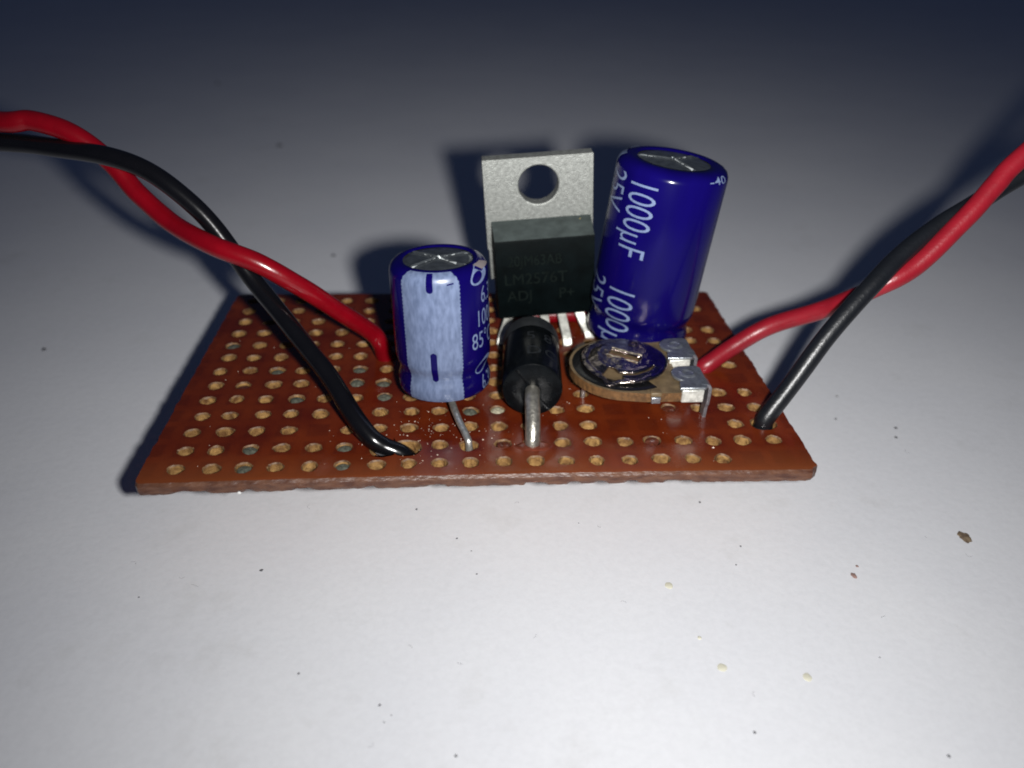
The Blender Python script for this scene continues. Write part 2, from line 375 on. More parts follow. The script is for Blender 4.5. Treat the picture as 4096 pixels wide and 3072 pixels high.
# crumbs of flux and paper dust lying on the board: nobody could count them
M_crumb = mat('crumb', (.62, .5, .4), .5)
mb = MB()
for i in range(240):
    if i < 150: x, y = rnd.gauss(-4.5, 3.6), rnd.gauss(-11.0, 2.2)
    else: x, y = rnd.uniform(-24, 24), rnd.uniform(-16, 10)
    if abs(x) > 25 or y < -16.6: continue
    if any((x - a) ** 2 + (y - b) ** 2 < .75 for a, b in HC.values()): continue
    s = rnd.uniform(.025, .07) * (1.7 if rnd.random() < .08 else 1); a = rnd.uniform(0, 6)
    p = [mb.vert((x + s * math.cos(a + k * 2.09) * rnd.uniform(.6, 1.4), y + s * math.sin(a + k * 2.09), .004)) for k in range(3)] + [mb.vert((x, y, s * .8))]
    for f in ((0, 1, 3), (1, 2, 3), (2, 0, 3), (0, 2, 1)): mb.face([p[k] for k in f])
o = mb.build('dust_crumb', M_crumb, board_root, smooth=False); o['kind'] = 'stuff'

mb = MB(); mb.lathe([(.22, 0), (.2, .12), (.1, .2)], 9, True, True)
o = mb.build('paint_chip', mat('white_paint', (.7, .7, .68), .6), smooth=False); o.location = (-19.05, -17.36, -TH * .8); o.scale = (.7, .4, .8)
tag(o, 'tiny white paint chip stuck to the front edge of the board', 'paint chip')
# ------------------------------------------------------------------ shared component materials
def sleeve_material():
    return mat('blue_sleeve', (.0026, .0012, .054), .17, spec=.16, noise_amt=.12, noise_scale=.5, bump=.05, bump_scale=.8, stretch=(1, 1, .25))
M_sleeve = sleeve_material()
M_print = mat('pale_blue_print', (.115, .15, .25), .4, noise_amt=.16, noise_scale=5)
M_strip = mat('pale_strip_print', (.075, .10, .17), .32, noise_scale=3.2, col2=(.128, .163, .262), stretch=(1, 1, .35), detail=5, bump=.05, bump_scale=1)
M_groove = mat('scored_aluminium', (.62, .66, .66), .42, .6, noise_amt=.2, noise_scale=3, bump=.3, bump_scale=5)
M_can = mat('can_aluminium', (.27, .30, .31), .26, .9, noise_amt=.25, noise_scale=1.5, bump=.06, bump_scale=4)
M_tin = mat('tinned_lead', (.62, .62, .58), .36, .85, noise_amt=.3, noise_scale=3, bump=.35, bump_scale=5)
M_label = mat('grey_paper_patch', (.15, .13, .13), .6)

def make_capacitor(name, base, axis, R, L, vent_r, cross_rot, xs):
    ax = V((axis[0], axis[1], 0)); ax.z = math.sqrt(1 - ax.length_squared)
    root = empty(name, base); root.rotation_mode = 'QUATERNION'; root.rotation_quaternion = V((0, 0, 1)).rotation_difference(ax)
    prof = [(R * .70, .25), (R * .80, .04), (R * .90, 0.), (R * .955, .12), (R * .975, .40), (R * .978, .95), (R * .965, 1.3), (R * .935, 1.75), (R * .922, 2.1), (R * .935, 2.45),
            (R * .975, 2.85), (R * .995, 3.15), (R, 3.6), (R, L * .6), (R, L - .95), (R * .99, L - .70), (R * .962, L - .42), (R * .91, L - .20), (R * .85, L - .07), (R * .79, L - .01), (vent_r + .04, L - .02), (vent_r - .06, L - .11)]
    def rad(z):
        z = max(.15, min(L - .05, z))
        for (r1, z1), (r2, z2) in zip(prof[3:20], prof[4:20]):
            if z1 <= z <= z2: return r1 + (r2 - r1) * (z - z1) / (z2 - z1)
        return R * .8 if z > L * .5 else R * .95
    b = MB(); b.lathe(prof, 96); sl = b.build('sleeve', M_sleeve, root, angle=60)
    # scored pressure vent
    b = MB(); nr, na = 26, 120
    rows = []
    for i in range(nr + 1):
        r = (vent_r + .02) * (i / nr) if i else .0
        row = []
        for k in range(na):
            a = 2 * PI * k / na; x, y = r * math.cos(a), r * math.sin(a); z = L - .16 + .10 * (1 - (r / vent_r) ** 2)
            for t in xs:
                dirx, diry = math.cos(t + cross_rot), math.sin(t + cross_rot)
                al = x * dirx + y * diry; dd = abs(-x * diry + y * dirx)
                if al > -.1 and r < vent_r * .93: z -= .26 * math.exp(-(dd / .10) ** 2)
                if al > 0: z += .10 * math.exp(-((dd - .24) / .11) ** 2)
            if r > vent_r * .9: z -= .04
            row.append(V((x, y, z)))
        rows.append(row)
    b.rings(rows[1:], True, True, False)
    for i_, f_ in enumerate(b.f):
        c_ = sum((V(b.v[k]) for k in f_), V()) / len(f_)
        for t in xs:
            al = c_.x * math.cos(t + cross_rot) + c_.y * math.sin(t + cross_rot); dd = -c_.x * math.sin(t + cross_rot) + c_.y * math.cos(t + cross_rot)
            if al > -.05 and math.hypot(c_.x, c_.y) < vent_r * .93 and -.10 < dd < .12: b.m[i_] = 1
    b.build('vent_disc', [M_can, M_groove], root, angle=50)
    b = MB(); b.lathe([(R * .70, .26), (R * .3, .3), (.05, .3)], 32, False, True); b.build('rubber_seal', M_black, root)
    def surf(az, z, eps=.018):
        r = rad(z) + eps; return V((r * math.cos(az), r * math.sin(az), z + max(0, min(1, (z - L + .9) / .8)) * eps))
    return root, surf, R, L
M_black = mat('black_rubber', (.02, .02, .02), .6)

# ------------------------------------------------------------------ small capacitor
S_BASE = (-3.35, -5.75, 1.95)
cs, surf, R, L = make_capacitor('electrolytic_capacitor', S_BASE, (-.035, .042), 4.05, 11.5, 2.92, 0, (math.radians(24), math.radians(140), math.radians(222), math.radians(316)))
tag(cs, 'short blue capacitor with wide pale stripe and two dark dashes, left of black diode', 'capacitor', 'blue capacitors on the board')
va = math.radians(-89.4); Dg = math.radians
b = MB(); nz_, na_ = 110, 40; z0, z1 = .14, L - .06
def strip_edge(z): return .012 * math.sin(z * 42)
rows = []
for j in range(nz_ + 1):
    z = z0 + (z1 - z0) * j / nz_; t = max(0, (z - (L - 1.1)) / 1.1)
    ins = Dg(11) * (1 - math.sqrt(max(0, 1 - t * t)))
    a0 = va + Dg(-46.5) + ins + strip_edge(z); a1 = va + Dg(23.5) - ins - strip_edge(z + .03)
    rows.append([surf(a0 + (a1 - a0) * k / na_, z, .012) for k in range(na_ + 1)])
b.rings(rows, False); b.build('pale_stripe', M_strip, cs)
for za, zb in ((1.98, 4.75), (9.95, 11.4)):
    b = MB(); rows = []
    for j in range(25):
        z = za + (zb - za) * j / 24
        e = min((z - za), (zb - z) if zb < 11 else 9) / .24; wv = .27 * math.sqrt(max(0.02, 1 - max(0, 1 - e) ** 2)) / R
        rows.append([surf(va + Dg(-10.5) + wv * (k - 3) / 3, z, .022) for k in range(7)])
    b.rings(rows, False); b.build('minus_mark', M_sleeve, cs)
b = MB(); rows = [[surf(va + Dg(9 + 1.3 * k), z + .012 * k, .022) for k in range(7)] for z in (10.55, 10.60, 10.66)]
b.rings(rows, False); b.build('minus_mark', M_sleeve, cs)
def hput(body, size, az, z, sx=.8, bold=.006, align='LEFT', slant=0.):
    vs, fs = text_mesh(body, size, sx, .3, align, bold)
    b = MB(); add_flat(b, vs, fs, lambda x, y: surf(va + Dg(az) + (x + slant * y) / R, z + y, .02)); b.build('printed_word', M_print, cs)
hput('6.3V', 2.05, 54, 8.3, .70, 0); hput('1000µF', 2.05, 44, 6.35, .70, 0); hput('85°C', 2.05, 36.5, 4.45, .72, 0); hput('6.3V', 1.9, 53, .35, .66)
def ring_mark(az, z, a, bb, thin, thick, tilt):
    # an oval ring printed thicker on its right side
    b = MB(); n = 40; o_, i_ = [], []
    for k in range(n):
        t = 2 * PI * k / n; w = thin + (thick - thin) * (.5 + .5 * math.cos(t)) ** 1.5
        for lst, q in ((o_, 0), (i_, w)):
            x, y = (a - q) * math.cos(t), (bb - q * .75) * math.sin(t); lst.append(surf(va + Dg(az) + (x * math.cos(tilt) - y * math.sin(tilt)) / R, z + x * math.sin(tilt) + y * math.cos(tilt), .02))
    b.rings([o_, i_], True); b.build('printed_ring', M_print, cs)
ring_mark(54, 10.72, 1.15, .68, .18, .85, .3); ring_mark(59, 2.65, 1.15, .62, .11, .5, .45)
b = MB(); rows = [[surf(va + Dg(62 - 9 * t + (4.4 - 1.0 * t) * k), z, .026) for k in range(7)] for t, z in ((0, 11.02), (.3, 11.16), (.6, 11.29), (.85, 11.38), (1, 11.44))]
b.rings(rows, False); b.build('bare_patch', M_label, cs)
def lead_world(root, pts, rad, name='lead', m=None, n=12):
    bpy.context.view_layer.update(); inv = root.matrix_world.inverted()
    q = MB(); q.tube([inv @ p for p in pts], rad, n); return q.build(name, m or M_tin, root)
lead_world(cs, catmull([(-3.0, -6.6, 2.35), (-2.95, -7.0, 1.75), (-2.75, -8.4, 1.35), (-2.25, -10.5, 1.05), (-1.62, -12.25, .55), (-1.42, -12.8, -.1), (-1.42, -12.85, -3.5)], 8), .30)
lead_world(cs, catmull([(-4.3, -5.2, 2.3), (-4.35, -5.0, 1.2), (-4.4, -4.9, 0), (-4.4, -4.9, TABLE_Z + .1)], 5), .30)

# ------------------------------------------------------------------ tall capacitor
B_BASE = (15.5, 3.9, 1.75)
cb, surf, R, L = make_capacitor('electrolytic_capacitor', B_BASE, (.103, 0.0), 5.02, 17.3, 3.35, 0, (math.radians(172), math.radians(40), math.radians(290)))
tag(cb, 'tall leaning blue capacitor printed 1000µF 25V, right of the metal tab', 'capacitor', 'blue capacitors on the board')
va = math.radians(-104.2)
def vput(body, size, az, ztop, sx, zmin=.35, bold=.01):
    vs, fs = text_mesh(body, size, sx, .3, 'LEFT', -.022, ztop - zmin)
    keep = fs
    b = MB(); add_flat(b, vs, keep, lambda x, y: surf(va + Dg(az) + y / R, ztop - x, .02)); b.build('printed_word', M_print, cb)
for zt in (16.25, 6.3):
    vput('1000µF' if zt > 9 else '1000µ', 4.0, -42, zt, .59); vput('25V', 3.9, -80, zt + .1, .60)
b = MB(); vs, fs = text_mesh('-40', 1.5, 1.05, .25, 'LEFT', .008)
add_flat(b, vs, fs, lambda x, y: surf(va + Dg(40) + x / (R * .84), 16.5 + y * .52, .05))
b.build('printed_word', M_print, cb)
b = MB(); vs, fs = text_mesh('+85', 1.35, .95, .25, 'LEFT', .008)
add_flat(b, vs, fs, lambda x, y: surf(va + Dg(98) + x / (R * .84), 16.5 + y * .52, .05))
b.build('printed_word', M_print, cb)
b = MB(); rows = []
for j in range(61):
    z = .2 + (17.24 - .2) * (j / 60) ** .6; rows.append([surf(va + Dg(-134 + 54 * k / 24), z, .014 + .05 * max(0, min(1, (z - 16.2) / .8))) for k in range(25)])
b.rings(rows, False); b.build('pale_stripe', M_strip, cb)
lead_world(cb, [V((14.4, 3.6, 2.4)), V((14.2, 3.6, 1)), V((14.0, 3.7, TABLE_Z + .1))], .32)
lead_world(cb, [V((17.2, 4.0, 2.4)), V((17.0, 4.0, 1)), V((16.8, 4.0, TABLE_Z + .1))], .32)

# ------------------------------------------------------------------ voltage regulator in its tab package
M_tab = mat('tab_metal', (.205, .213, .20), .48, .5, noise_amt=.22, noise_scale=2.5, bump=.5, bump_scale=8, bump_dist=.12)
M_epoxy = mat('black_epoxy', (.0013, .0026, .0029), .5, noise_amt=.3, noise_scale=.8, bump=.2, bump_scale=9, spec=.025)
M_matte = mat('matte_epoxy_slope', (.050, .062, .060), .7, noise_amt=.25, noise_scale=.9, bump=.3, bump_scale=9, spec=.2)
M_mark = mat('faint_marking', (.0052, .0078, .0070), .6, spec=.03, noise_amt=.3, noise_scale=2)
reg = empty('voltage_regulator', (6.66, 9.42, 2.80))
yaw, tilt, roll = .017, .066, -.077
Rz = Matrix.Rotation(yaw, 4, 'Z'); Rx = Matrix.Rotation(tilt, 4, 'X'); Ry = Matrix.Rotation(roll, 4, 'Y')
reg.rotation_euler = (Rz @ Rx @ Ry).to_euler()
tag(reg, 'upright black voltage regulator with a bored metal tab, behind the diode', 'voltage regulator')
# tab: plate with bored hole, built as a ring of quads from hole to outline
b = MB()
cz, hr = 12.35, 1.93; W_, z0, z1 = 5.24, 2.7, 15.1; n = 48
def outline(a):
    c_, s_ = math.cos(a), math.sin(a)
    t = min((W_ / abs(c_)) if abs(c_) > 1e-6 else 1e9, ((z1 - cz) / s_) if s_ > 1e-6 else ((cz - 6) / -s_ if s_ < -1e-6 else 1e9)); return c_ * t, cz + s_ * t
angs = sorted([2 * PI * k / n for k in range(n)] + [math.atan2(z1 - cz, W_), PI - math.atan2(z1 - cz, W_), PI + math.atan2(cz - 6, W_), 2 * PI - math.atan2(cz - 6, W_)])
oF = [V((outline(a)[0], 0, outline(a)[1])) for a in angs]; iF = [V((hr * math.cos(a), 0, cz + hr * math.sin(a))) for a in angs]
cF = [V(((hr + .08) * math.cos(a), 0, cz + (hr + .08) * math.sin(a))) for a in angs]; iF = [p + V((0, .08, 0)) for p in iF]
oB = [p + V((0, 1.3, 0)) for p in oF]; iB = [V((p.x, 1.3, p.z)) for p in iF]
b.rings([oF, cF, iF, iB, oB, oF], True)
b.box((-5.12, .003, z0), (5.0, 1.297, 5.998))
b.build('metal_tab', M_tab, reg, bevel=.07, angle=40)
b = MB()
hw = 4.88
pr = [(.35, -.4), (.15, -.4), (-2.95, -.28), (-3.2, -.05), (-3.2, 8.05), (-3.1, 8.22), (-.02, 8.95), (.5, 8.95)]
sec = lambda x, k: [V((.12 + x * (1 - .02 * (-y / 3.2) * k), y, z)) for y, z in pr]
b.rings([sec(-hw, 1), sec(-hw * .985, 0), sec(hw * .985, 0), sec(hw, 1)], True, True, True)
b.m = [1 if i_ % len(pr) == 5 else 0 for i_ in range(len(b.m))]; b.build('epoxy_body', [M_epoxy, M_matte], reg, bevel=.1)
def rput(body, size, x, z, sx=.95):
    b = MB(); vs, fs = text_mesh(body, size, sx, 9, 'LEFT', .0); add_flat(b, vs, fs, lambda px, py: V((x + px, -3.206, z + py))); b.build('printed_word', M_mark, reg, smooth=False)
rput('20JM63AB', 1.55, -3.55, 5.55, .80); rput('LM2576T', 1.7, -4.0, 3.55); rput('ADJ', 1.6, -3.75, 1.75); rput('P+', 1.6, 1.35, 1.75)
b = MB(); b.lathe([(.09, 0), (.07, .04), (.02, .05)], 10, False, True, T=Matrix.Translation((3.9, -.55, 8.80)) @ Matrix.Rotation(PI / 2, 4, 'X')); b.build('glint_speck', mat('gold_glint', (.6, .45, .15), .3, .9), reg)  # golden highlight on the body, imitated by a small metal dot
bpy.context.view_layer.update(); inv = reg.matrix_world.inverted()
def flat_lead(pts, wd, th):
    q = MB(); P_ = [V(p) for p in pts]; R_ = []
    for i, p in enumerate(P_):
        t = (P_[min(i + 1, len(P_) - 1)] - P_[max(i - 1, 0)]).normalized(); sd = V((1, .0, .0)); sd = (sd - t * sd.dot(t)).normalized(); up = t.cross(sd)
        w_, h_ = wd / 2 * (1 - .12 * (i == len(P_) - 1)), th / 2
        R_.append([inv @ (p + sd * a * w_ + up * c_ * h_) for a, c_ in ((-1, -1), (1, -1), (1, 1), (-1, 1))])
    q.rings(R_, True, True, True); return q.build('flat_lead', M_lead, reg, smooth=True, bevel=.06)
M_lead = mat('bright_tinned_lead', (.68, .68, .62), .42, .45, noise_amt=.3, noise_scale=1.8, bump=.4, bump_scale=4)
for i, (tx, bx, by) in enumerate(((-3.4, 2.2, 4.9), (-1.7, 4.6, 6.4), (0, 6.75, 4.75), (1.7, 8.9, 4.75), (3.4, 11.35, 6.1))):
    top = reg.matrix_world @ V((tx, -1.6, .25)); top2 = reg.matrix_world @ V((tx, -1.65, -.35))
    flat_lead(catmull([top, top2, ((top.x + bx) / 2 + .05, (top2.y + by) / 2, 1.25), (bx, by, .0), (bx, by, -3.0), (bx, by, TABLE_Z + .1)], 6), .86, .42)

# red jumper wire lying behind the regulator's leads
def insul(name, col, rough, bumpy): return mat(name, col, rough, spec=.5, noise_amt=.10, noise_scale=.8, bump=bumpy, bump_scale=3.5, bump_dist=.06)
M_red = insul('red_insulation', (.155, .0012, .005), .24, .16)
M_redm = insul('red_insulation_satin', (.20, .006, .013), .36, .35)
M_blk = insul('black_insulation', (.0035, .0035, .0045), .2, .10)
M_blkm = insul('black_insulation_satin', (.0055, .0065, .0085), .36, .45)
b = MB(); b.tube(catmull([(4.6, 9.3, -1.0), (4.65, 9.35, .3), (5.2, 9.4, .8), (7.8, 9.45, .86), (10.4, 9.5, .86), (11.1, 9.5, .4), (11.15, 9.5, -1.0)], 8), .8, 20)
tag(b.build('jumper_wire', M_red), 'short red wire lying on the board behind the regulator leads', 'wire')

# ------------------------------------------------------------------ diode
M_dio = mat('diode_epoxy', (.0026, .0033, .0040), .24, noise_amt=.3, noise_scale=1.5, bump=.10, bump_scale=5, spec=.12)
M_band = mat('grey_band', (.016, .018, .0195), .5, noise_amt=.3, noise_scale=1.5)
M_dmark = mat('worn_marking', (.016, .0185, .021), .5, spec=.1, noise_amt=.5, noise_scale=3)
M_thick = mat('thick_tinned_lead', (.46, .44, .38), .34, .85, noise_amt=.3, noise_scale=2.5, bump=.5, bump_scale=4)
F0 = V((4.03, -8.85, 2.80)); B0 = V((4.72, .55, 2.78)); dax = (B0 - F0).normalized()
dio = empty('diode', F0); dio.rotation_mode = 'QUATERNION'
sd = dax.cross(V((0, 0, 1))).normalized(); up = sd.cross(dax)
dio.rotation_quaternion = Matrix(((sd.x, up.x, -dax.x), (sd.y, up.y, -dax.y), (sd.z, up.z, -dax.z))).to_quaternion()   # local z points out of the front face
tag(dio, 'fat black barrel diode with a thick bent lead, between short capacitor and trimmer', 'diode')
RD, LD = 2.58, 9.4
b = MB(); b.lathe([(.70, -.02), (1.2, .0), (RD - .22, -.03), (RD - .07, -.09), (RD, -.26), (RD, -LD + .5), (RD - .12, -LD + .15), (RD - .4, -LD), (.7, -LD)], 64, True, True)
b.build('diode_body', M_dio, dio, angle=40)
b = MB(); b.lathe([(RD + .012, -LD + 2.3), (RD + .015, -LD + 2.25), (RD + .015, -LD + .6), (RD - .02, -LD + .4)], 64); b.build('cathode_band', M_band, dio)
for body, zz_, a0 in (('58', -4.55, 104), ('DC', -1.85, 104)):
    b = MB()
    for ch, da in zip(body, (0, -36)):
        vs, fs = text_mesh(ch, 2.0, .95, .25)
        add_flat(b, vs, fs, lambda x, y, da=da: V(((RD + .012) * math.cos(Dg(a0 + da) - x / RD), (RD + .012) * math.sin(Dg(a0 + da) - x / RD), zz_ - y)))
    b.build('printed_word', M_dmark, dio, smooth=False)
# moulding seam: two low ridges across the front face
for a, ln in ((Dg(128), 2.35), (Dg(-48), 2.4)):
    b = MB()
    d_ = V((math.cos(a), math.sin(a), 0)); n_ = V((-d_.y, d_.x, 0))
    b.rings([[d_ * .7 + n_ * .07, d_ * .7 - n_ * .07 + V((0, 0, .05)), d_ * .7 - n_ * .32], [d_ * ln + n_ * .03 - V((0, 0, .03)), d_ * ln - n_ * .05 + V((0, 0, .0)), d_ * ln - n_ * .3 - V((0, 0, .03))]], True, True, True)
    b.build('mould_seam', M_dio, dio)
lead_world(dio, catmull([F0 + dax * .6 + V((0, 0, -.12)), F0 - dax * .2 + V((0, 0, -.12)), F0 - dax * .95 + V((-.02, 0, -.25)), (3.92, -10.75, 2.05), (3.86, -11.95, 1.15), (3.81, -12.6, .25), (3.80, -12.72, -.6), (3.8, -12.72, -2.2)], 8), .64, 'thick_lead', M_thick, 24)
lead_world(dio, catmull([B0 - dax * .5, B0 + dax * .7, B0 + dax * 1.6 + V((0, 0, -.5)), B0 + dax * 2.1 + V((0, 0, -1.9)), B0 + dax * 2.15 + V((0, 0, -6.5))], 6), .64, 'thick_lead', M_thick, 16)
# dried flux puddle round the diode's lead
M_puddle = mat('clear_flux', (.13, .03, .016), .12, noise_amt=.35, noise_scale=1.2, spec=.6)
b = MB(); R_ = []
for rr, z in ((1.0, .001), (.95, .022), (.7, .04), (.35, .05)):
    R_.append([V((3.95 + 1.6 * rr * math.cos(2 * PI * k / 40) * (1 + .22 * noise.noise(V((math.cos(2 * PI * k / 40) * 1.6, math.sin(2 * PI * k / 40) * 1.6, 1)))), -13.05 + .72 * rr * math.sin(2 * PI * k / 40) * (1 + .25 * noise.noise(V((math.cos(2 * PI * k / 40) * 2, math.sin(2 * PI * k / 40) * 2, 4)))), z)) for k in range(40)])
b.rings(R_, True, False, True); b.build('flux_puddle', M_puddle, board_root)

# ------------------------------------------------------------------ trimmer potentiometer
M_plate = mat('brown_paper_plate', (.135, .095, .05), .5, noise_amt=.3, noise_scale=1.2, bump=.3, bump_scale=5)
M_pedge = mat('plate_edge', (.115, .055, .018), .6, noise_amt=.4, noise_scale=2.5, bump=.6, bump_scale=6)
M_carbon = mat('carbon_track', (.007, .007, .0075), .24, noise_amt=.3, noise_scale=2, bump=.15, bump_scale=4)
M_wiper = mat('polished_wiper', (.30, .25, .26), .20, 1., noise_scale=1.1, col2=(.62, .52, .44), bump=.9, bump_scale=1.7, bump_dist=.14)
M_burr = mat('scraped_metal', (.30, .26, .20), .4, .7, noise_amt=.5, noise_scale=3, bump=.8, bump_scale=5)
M_zinc = mat('zinc_terminal', (.42, .45, .49), .33, .85, noise_amt=.22, noise_scale=2.5, bump=.35, bump_scale=4)
M_copper = mat('copper_rivet', (.42, .22, .14), .4, .6, noise_amt=.5, noise_scale=2.5, bump=.5, bump_scale=5)
TP = V((12.55, -5.0, 0)); tr = empty('trimmer_potentiometer', TP)
tag(tr, 'flat open trimmer potentiometer with a slotted metal wiper disc, before the tall capacitor', 'trimmer')
PZ, PT = 3.05, .85
poly = [(4.35 * 1.0, -5.02), (4.35, 4.75), (2.4, 4.85)]
poly += [(4.85 * math.cos(a), 4.85 * math.sin(a)) for a in [PI / 2 + PI * k / 36 for k in range(1, 36)]] + [(.6, -5.0), (1.3, -5.06)]
b = MB(); a_ = [V((x, y, PZ - PT)) for x, y in poly]; c_ = [V((x, y, PZ)) for x, y in poly]
b.rings([a_, c_], True, m=1); b.face(range(len(poly)), 0); b.face([len(poly) + k for k in range(len(poly))], 0)
b.build('base_plate', [M_plate, M_pedge], tr, smooth=True, angle=30)
b = MB(); rin, rout = [], []
R_ = []
for r_, z in ((4.60, .004), (4.55, .035), (3.1, .035), (3.05, .004)):
    R_.append([V((r_ * math.cos(a), r_ * math.sin(a), PZ + z)) for a in [Dg(62 + 236 * k / 60) for k in range(61)]])
b.rings(R_, False); b.build('carbon_track', M_carbon, tr, angle=50)
# wiper: pressed disc with raised rim, inner cup, screwdriver slot, front window and a V shaped contact
WZ = PZ + .30; b = MB(); nr, na = 34, 120; RW = 3.85
slot_a = Dg(-33)
def wz(r, a):
    z = .62 - .40 * (r / RW) ** 2
    z += .06 * math.exp(-((r - 3.66) / .12) ** 2) - .12 * math.exp(-((r - 3.15) / .14) ** 2) * (1 if math.cos(a - Dg(200)) > -.25 else 0)
    z += .09 * math.exp(-((r - 2.45) / .2) ** 2) * (1 if math.cos(a - Dg(215)) > -.2 else 0)
    z -= .22 * max(0, math.cos(a - Dg(235))) * (r / RW) ** 2
    z += .07 * noise.noise(V((r * math.cos(a) * 1.1, r * math.sin(a) * 1.1, 8.2))) + .035 * noise.noise(V((r * math.cos(a) * 2.6, r * math.sin(a) * 2.6, 3.1)))
    return z
def hole_(x, y):
    r = math.hypot(x, y); a = math.degrees(math.atan2(y, x)) % 360
    if 2.72 < r < 3.0 and 255 < a < 326: return True
    if 2.3 < r < 3.42 and 224 < a < 259 and r > 2.3 + .035 * max(0, a - 240): return True
    u_ = x * math.cos(slot_a) + y * math.sin(slot_a); v_ = -x * math.sin(slot_a) + y * math.cos(slot_a)
    return abs(u_) < 1.42 and abs(v_) < .5
def tip(r, a): return 1 + (.16 * math.exp(-((math.degrees(a) - 242) / 8.5) ** 2) if r > 3.3 else 0)
idx = [[b.vert((tip(RW * i / nr, 2 * PI * k / na) * RW * i / nr * math.cos(2 * PI * k / na), tip(RW * i / nr, 2 * PI * k / na) * RW * i / nr * math.sin(2 * PI * k / na), WZ + wz(RW * i / nr, 2 * PI * k / na) - .8 * (tip(RW * i / nr, 2 * PI * k / na) - 1))) for k in range(na)] for i in range(1, nr + 1)]
for i in range(nr - 1):
    for k in range(na):
        r_ = RW * (i + 1.5) / nr; a = 2 * PI * (k + .5) / na
        if not hole_(r_ * math.cos(a), r_ * math.sin(a)): b.face((idx[i][k], idx[i][(k + 1) % na], idx[i + 1][(k + 1) % na], idx[i + 1][k]))
wp = b.build('wiper_disc', M_wiper, tr, angle=60)
so = wp.modifiers.new('thick', 'SOLIDIFY'); so.thickness = .14; so.offset = -1
T_ = Matrix.Translation((0, 0, 0)) @ Matrix.Rotation(slot_a, 4, 'Z')
b = MB(); b.box((-1.6, -.62, PZ + .05), (1.6, .62, PZ + .46), T=T_)
b.build('centre_rivet', M_copper, tr, bevel=.08)
for sgn in (-1, 1):
    b = MB(); q = [T_ @ V((-1.45 + 2.9 * k / 14, sgn * .55 + .10 * noise.noise(V((k * .5, sgn, 0))), PZ + .93 + (.10 if sgn > 0 else -.04) + .12 * noise.noise(V((k * .45, sgn, 5))))) for k in range(15)]
    b.tube(q, [.09 + .05 * noise.noise(V((k * .6, sgn, 9))) for k in range(15)], 8)
    b.build('slot_lip', M_burr, tr, bevel=.04)
b = MB()   # stamped mark on the disc
def onw(r, a, e=.02): return V((r * math.cos(a), r * math.sin(a), WZ + wz(r, a) + e))
mc = onw(2.75, Dg(62))
b.tube([V((mc.x + .42 * math.cos(t), mc.y + .42 * math.sin(t), WZ + wz(math.hypot(mc.x + .42 * math.cos(t), mc.y + .42 * math.sin(t)), Dg(62)) + .0)) for t in [2 * PI * k / 20 for k in range(21)]], .055, 6)
p1, p2 = V((mc.x + .55, mc.y - .5, 0)), V((mc.x + .85, mc.y + .25, 0))
b.tube([V((p.x, p.y, WZ + wz(math.hypot(p.x, p.y), math.atan2(p.y, p.x)))) for p in (p1, (p1 + p2) / 2, p2)], .055, 6)
b.build('stamped_mark', M_wiper, tr)
b = MB(); b.tube([onw(3.5, Dg(222), -.05), V((-2.05, -3.55, PZ + .22)), V((-1.55, -3.85, PZ + .12)), V((-1.0, -3.55, PZ + .22)), onw(3.3, Dg(275), -.05)], [.12, .13, .16, .13, .12], 8)
b.tube([onw(3.55, Dg(268), -.05), V((.5, -3.72, PZ + .33)), onw(3.6, Dg(300), -.04)], .12, 8)
b.build('contact_spring', M_wiper, tr)
def terminal(dx, dy):
    q = MB()
    zt = PZ + .10; th = .28
    out = [(3.95, -4.85), (6.15, -4.85), (6.35, -4.65), (6.55, -3.7), (6.55, -1.35), (6.2, -1.0)]
    out += [(5.05 + 1.28 * math.cos(a), -2.35 + 1.28 * math.sin(a)) for a in [Dg(100 + 150 * k / 14) for k in range(15)]] + [(4.15, -3.75)]
    q.prism([(x + dx, y + dy) for x, y in out], zt, zt + th)
    t = q.build('terminal', M_zinc, tr, bevel=.07)
    q = MB()
    q.prism([(4.05 + dx, -5.22 + dy), (5.95 + dx, -5.22 + dy), (5.95 + dx, -4.86 + dy), (4.05 + dx, -4.86 + dy)], PZ - PT - .02, zt + th - .04)
    q.build('folded_lip', M_lead, t, bevel=.10)
    q = MB()   # leg: strip rolled over the right edge and down into the board
    pts = [V((5.9, 0, zt + th * .5)), V((6.35, 0, zt + th * .5)), V((6.62, 0, zt + .02)), V((6.72, 0, zt - .35)), V((6.70, 0, 1.6)), V((6.62, 0, 0)), V((6.6, 0, -5.6))]
    pts = catmull(pts, 5); R_ = []
    for i, p in enumerate(pts):
        tt = (pts[min(i + 1, len(pts) - 1)] - pts[max(i - 1, 0)]).normalized(); nn = V((tt.z, 0, -tt.x))
        ya, yb = (-4.35, -3.15) if p.z > 1.2 else (-4.2, -3.3)
        R_.append([V((p.x + dx, y + dy, p.z)) + nn * s_ * .15 for y, s_ in ((ya, -1), (yb, -1), (yb, 1), (ya, 1))])
    q.rings(R_, True, True, True); q.build('leg', M_zinc, t, bevel=.03)
    q = MB(); q.lathe([(.78, .0), (.70, .06), (.5, .10), (.38, .04), (.2, -.02), (.03, -.03)], 28, False, True, T=Matrix.Translation((5.15 + dx, -2.4 + dy, zt + th)))
    q.build('rivet_head', M_zinc, t)
terminal(0, .0); terminal(.12, 5.25)
b = MB(); b.box((1.45, -5.32, PZ - PT - .02), (2.25, -5.03, PZ - .28)); b.build('stop_clip', M_zinc, tr, bevel=.06)
b = MB(); b.box((1.38, -5.24, PZ - .27), (2.32, -4.55, PZ + .14)); b.build('stop_post', M_plate, tr, bevel=.10)
b = MB(); b.tube(catmull([(-3.3, -.9, PZ - PT + .1), (-3.45, -.7, 1.2), (-3.55, -.5, 0), (-3.6, -.5, -7.7)], 5), .2, 10); b.build('wiper_leg', M_tin, tr)

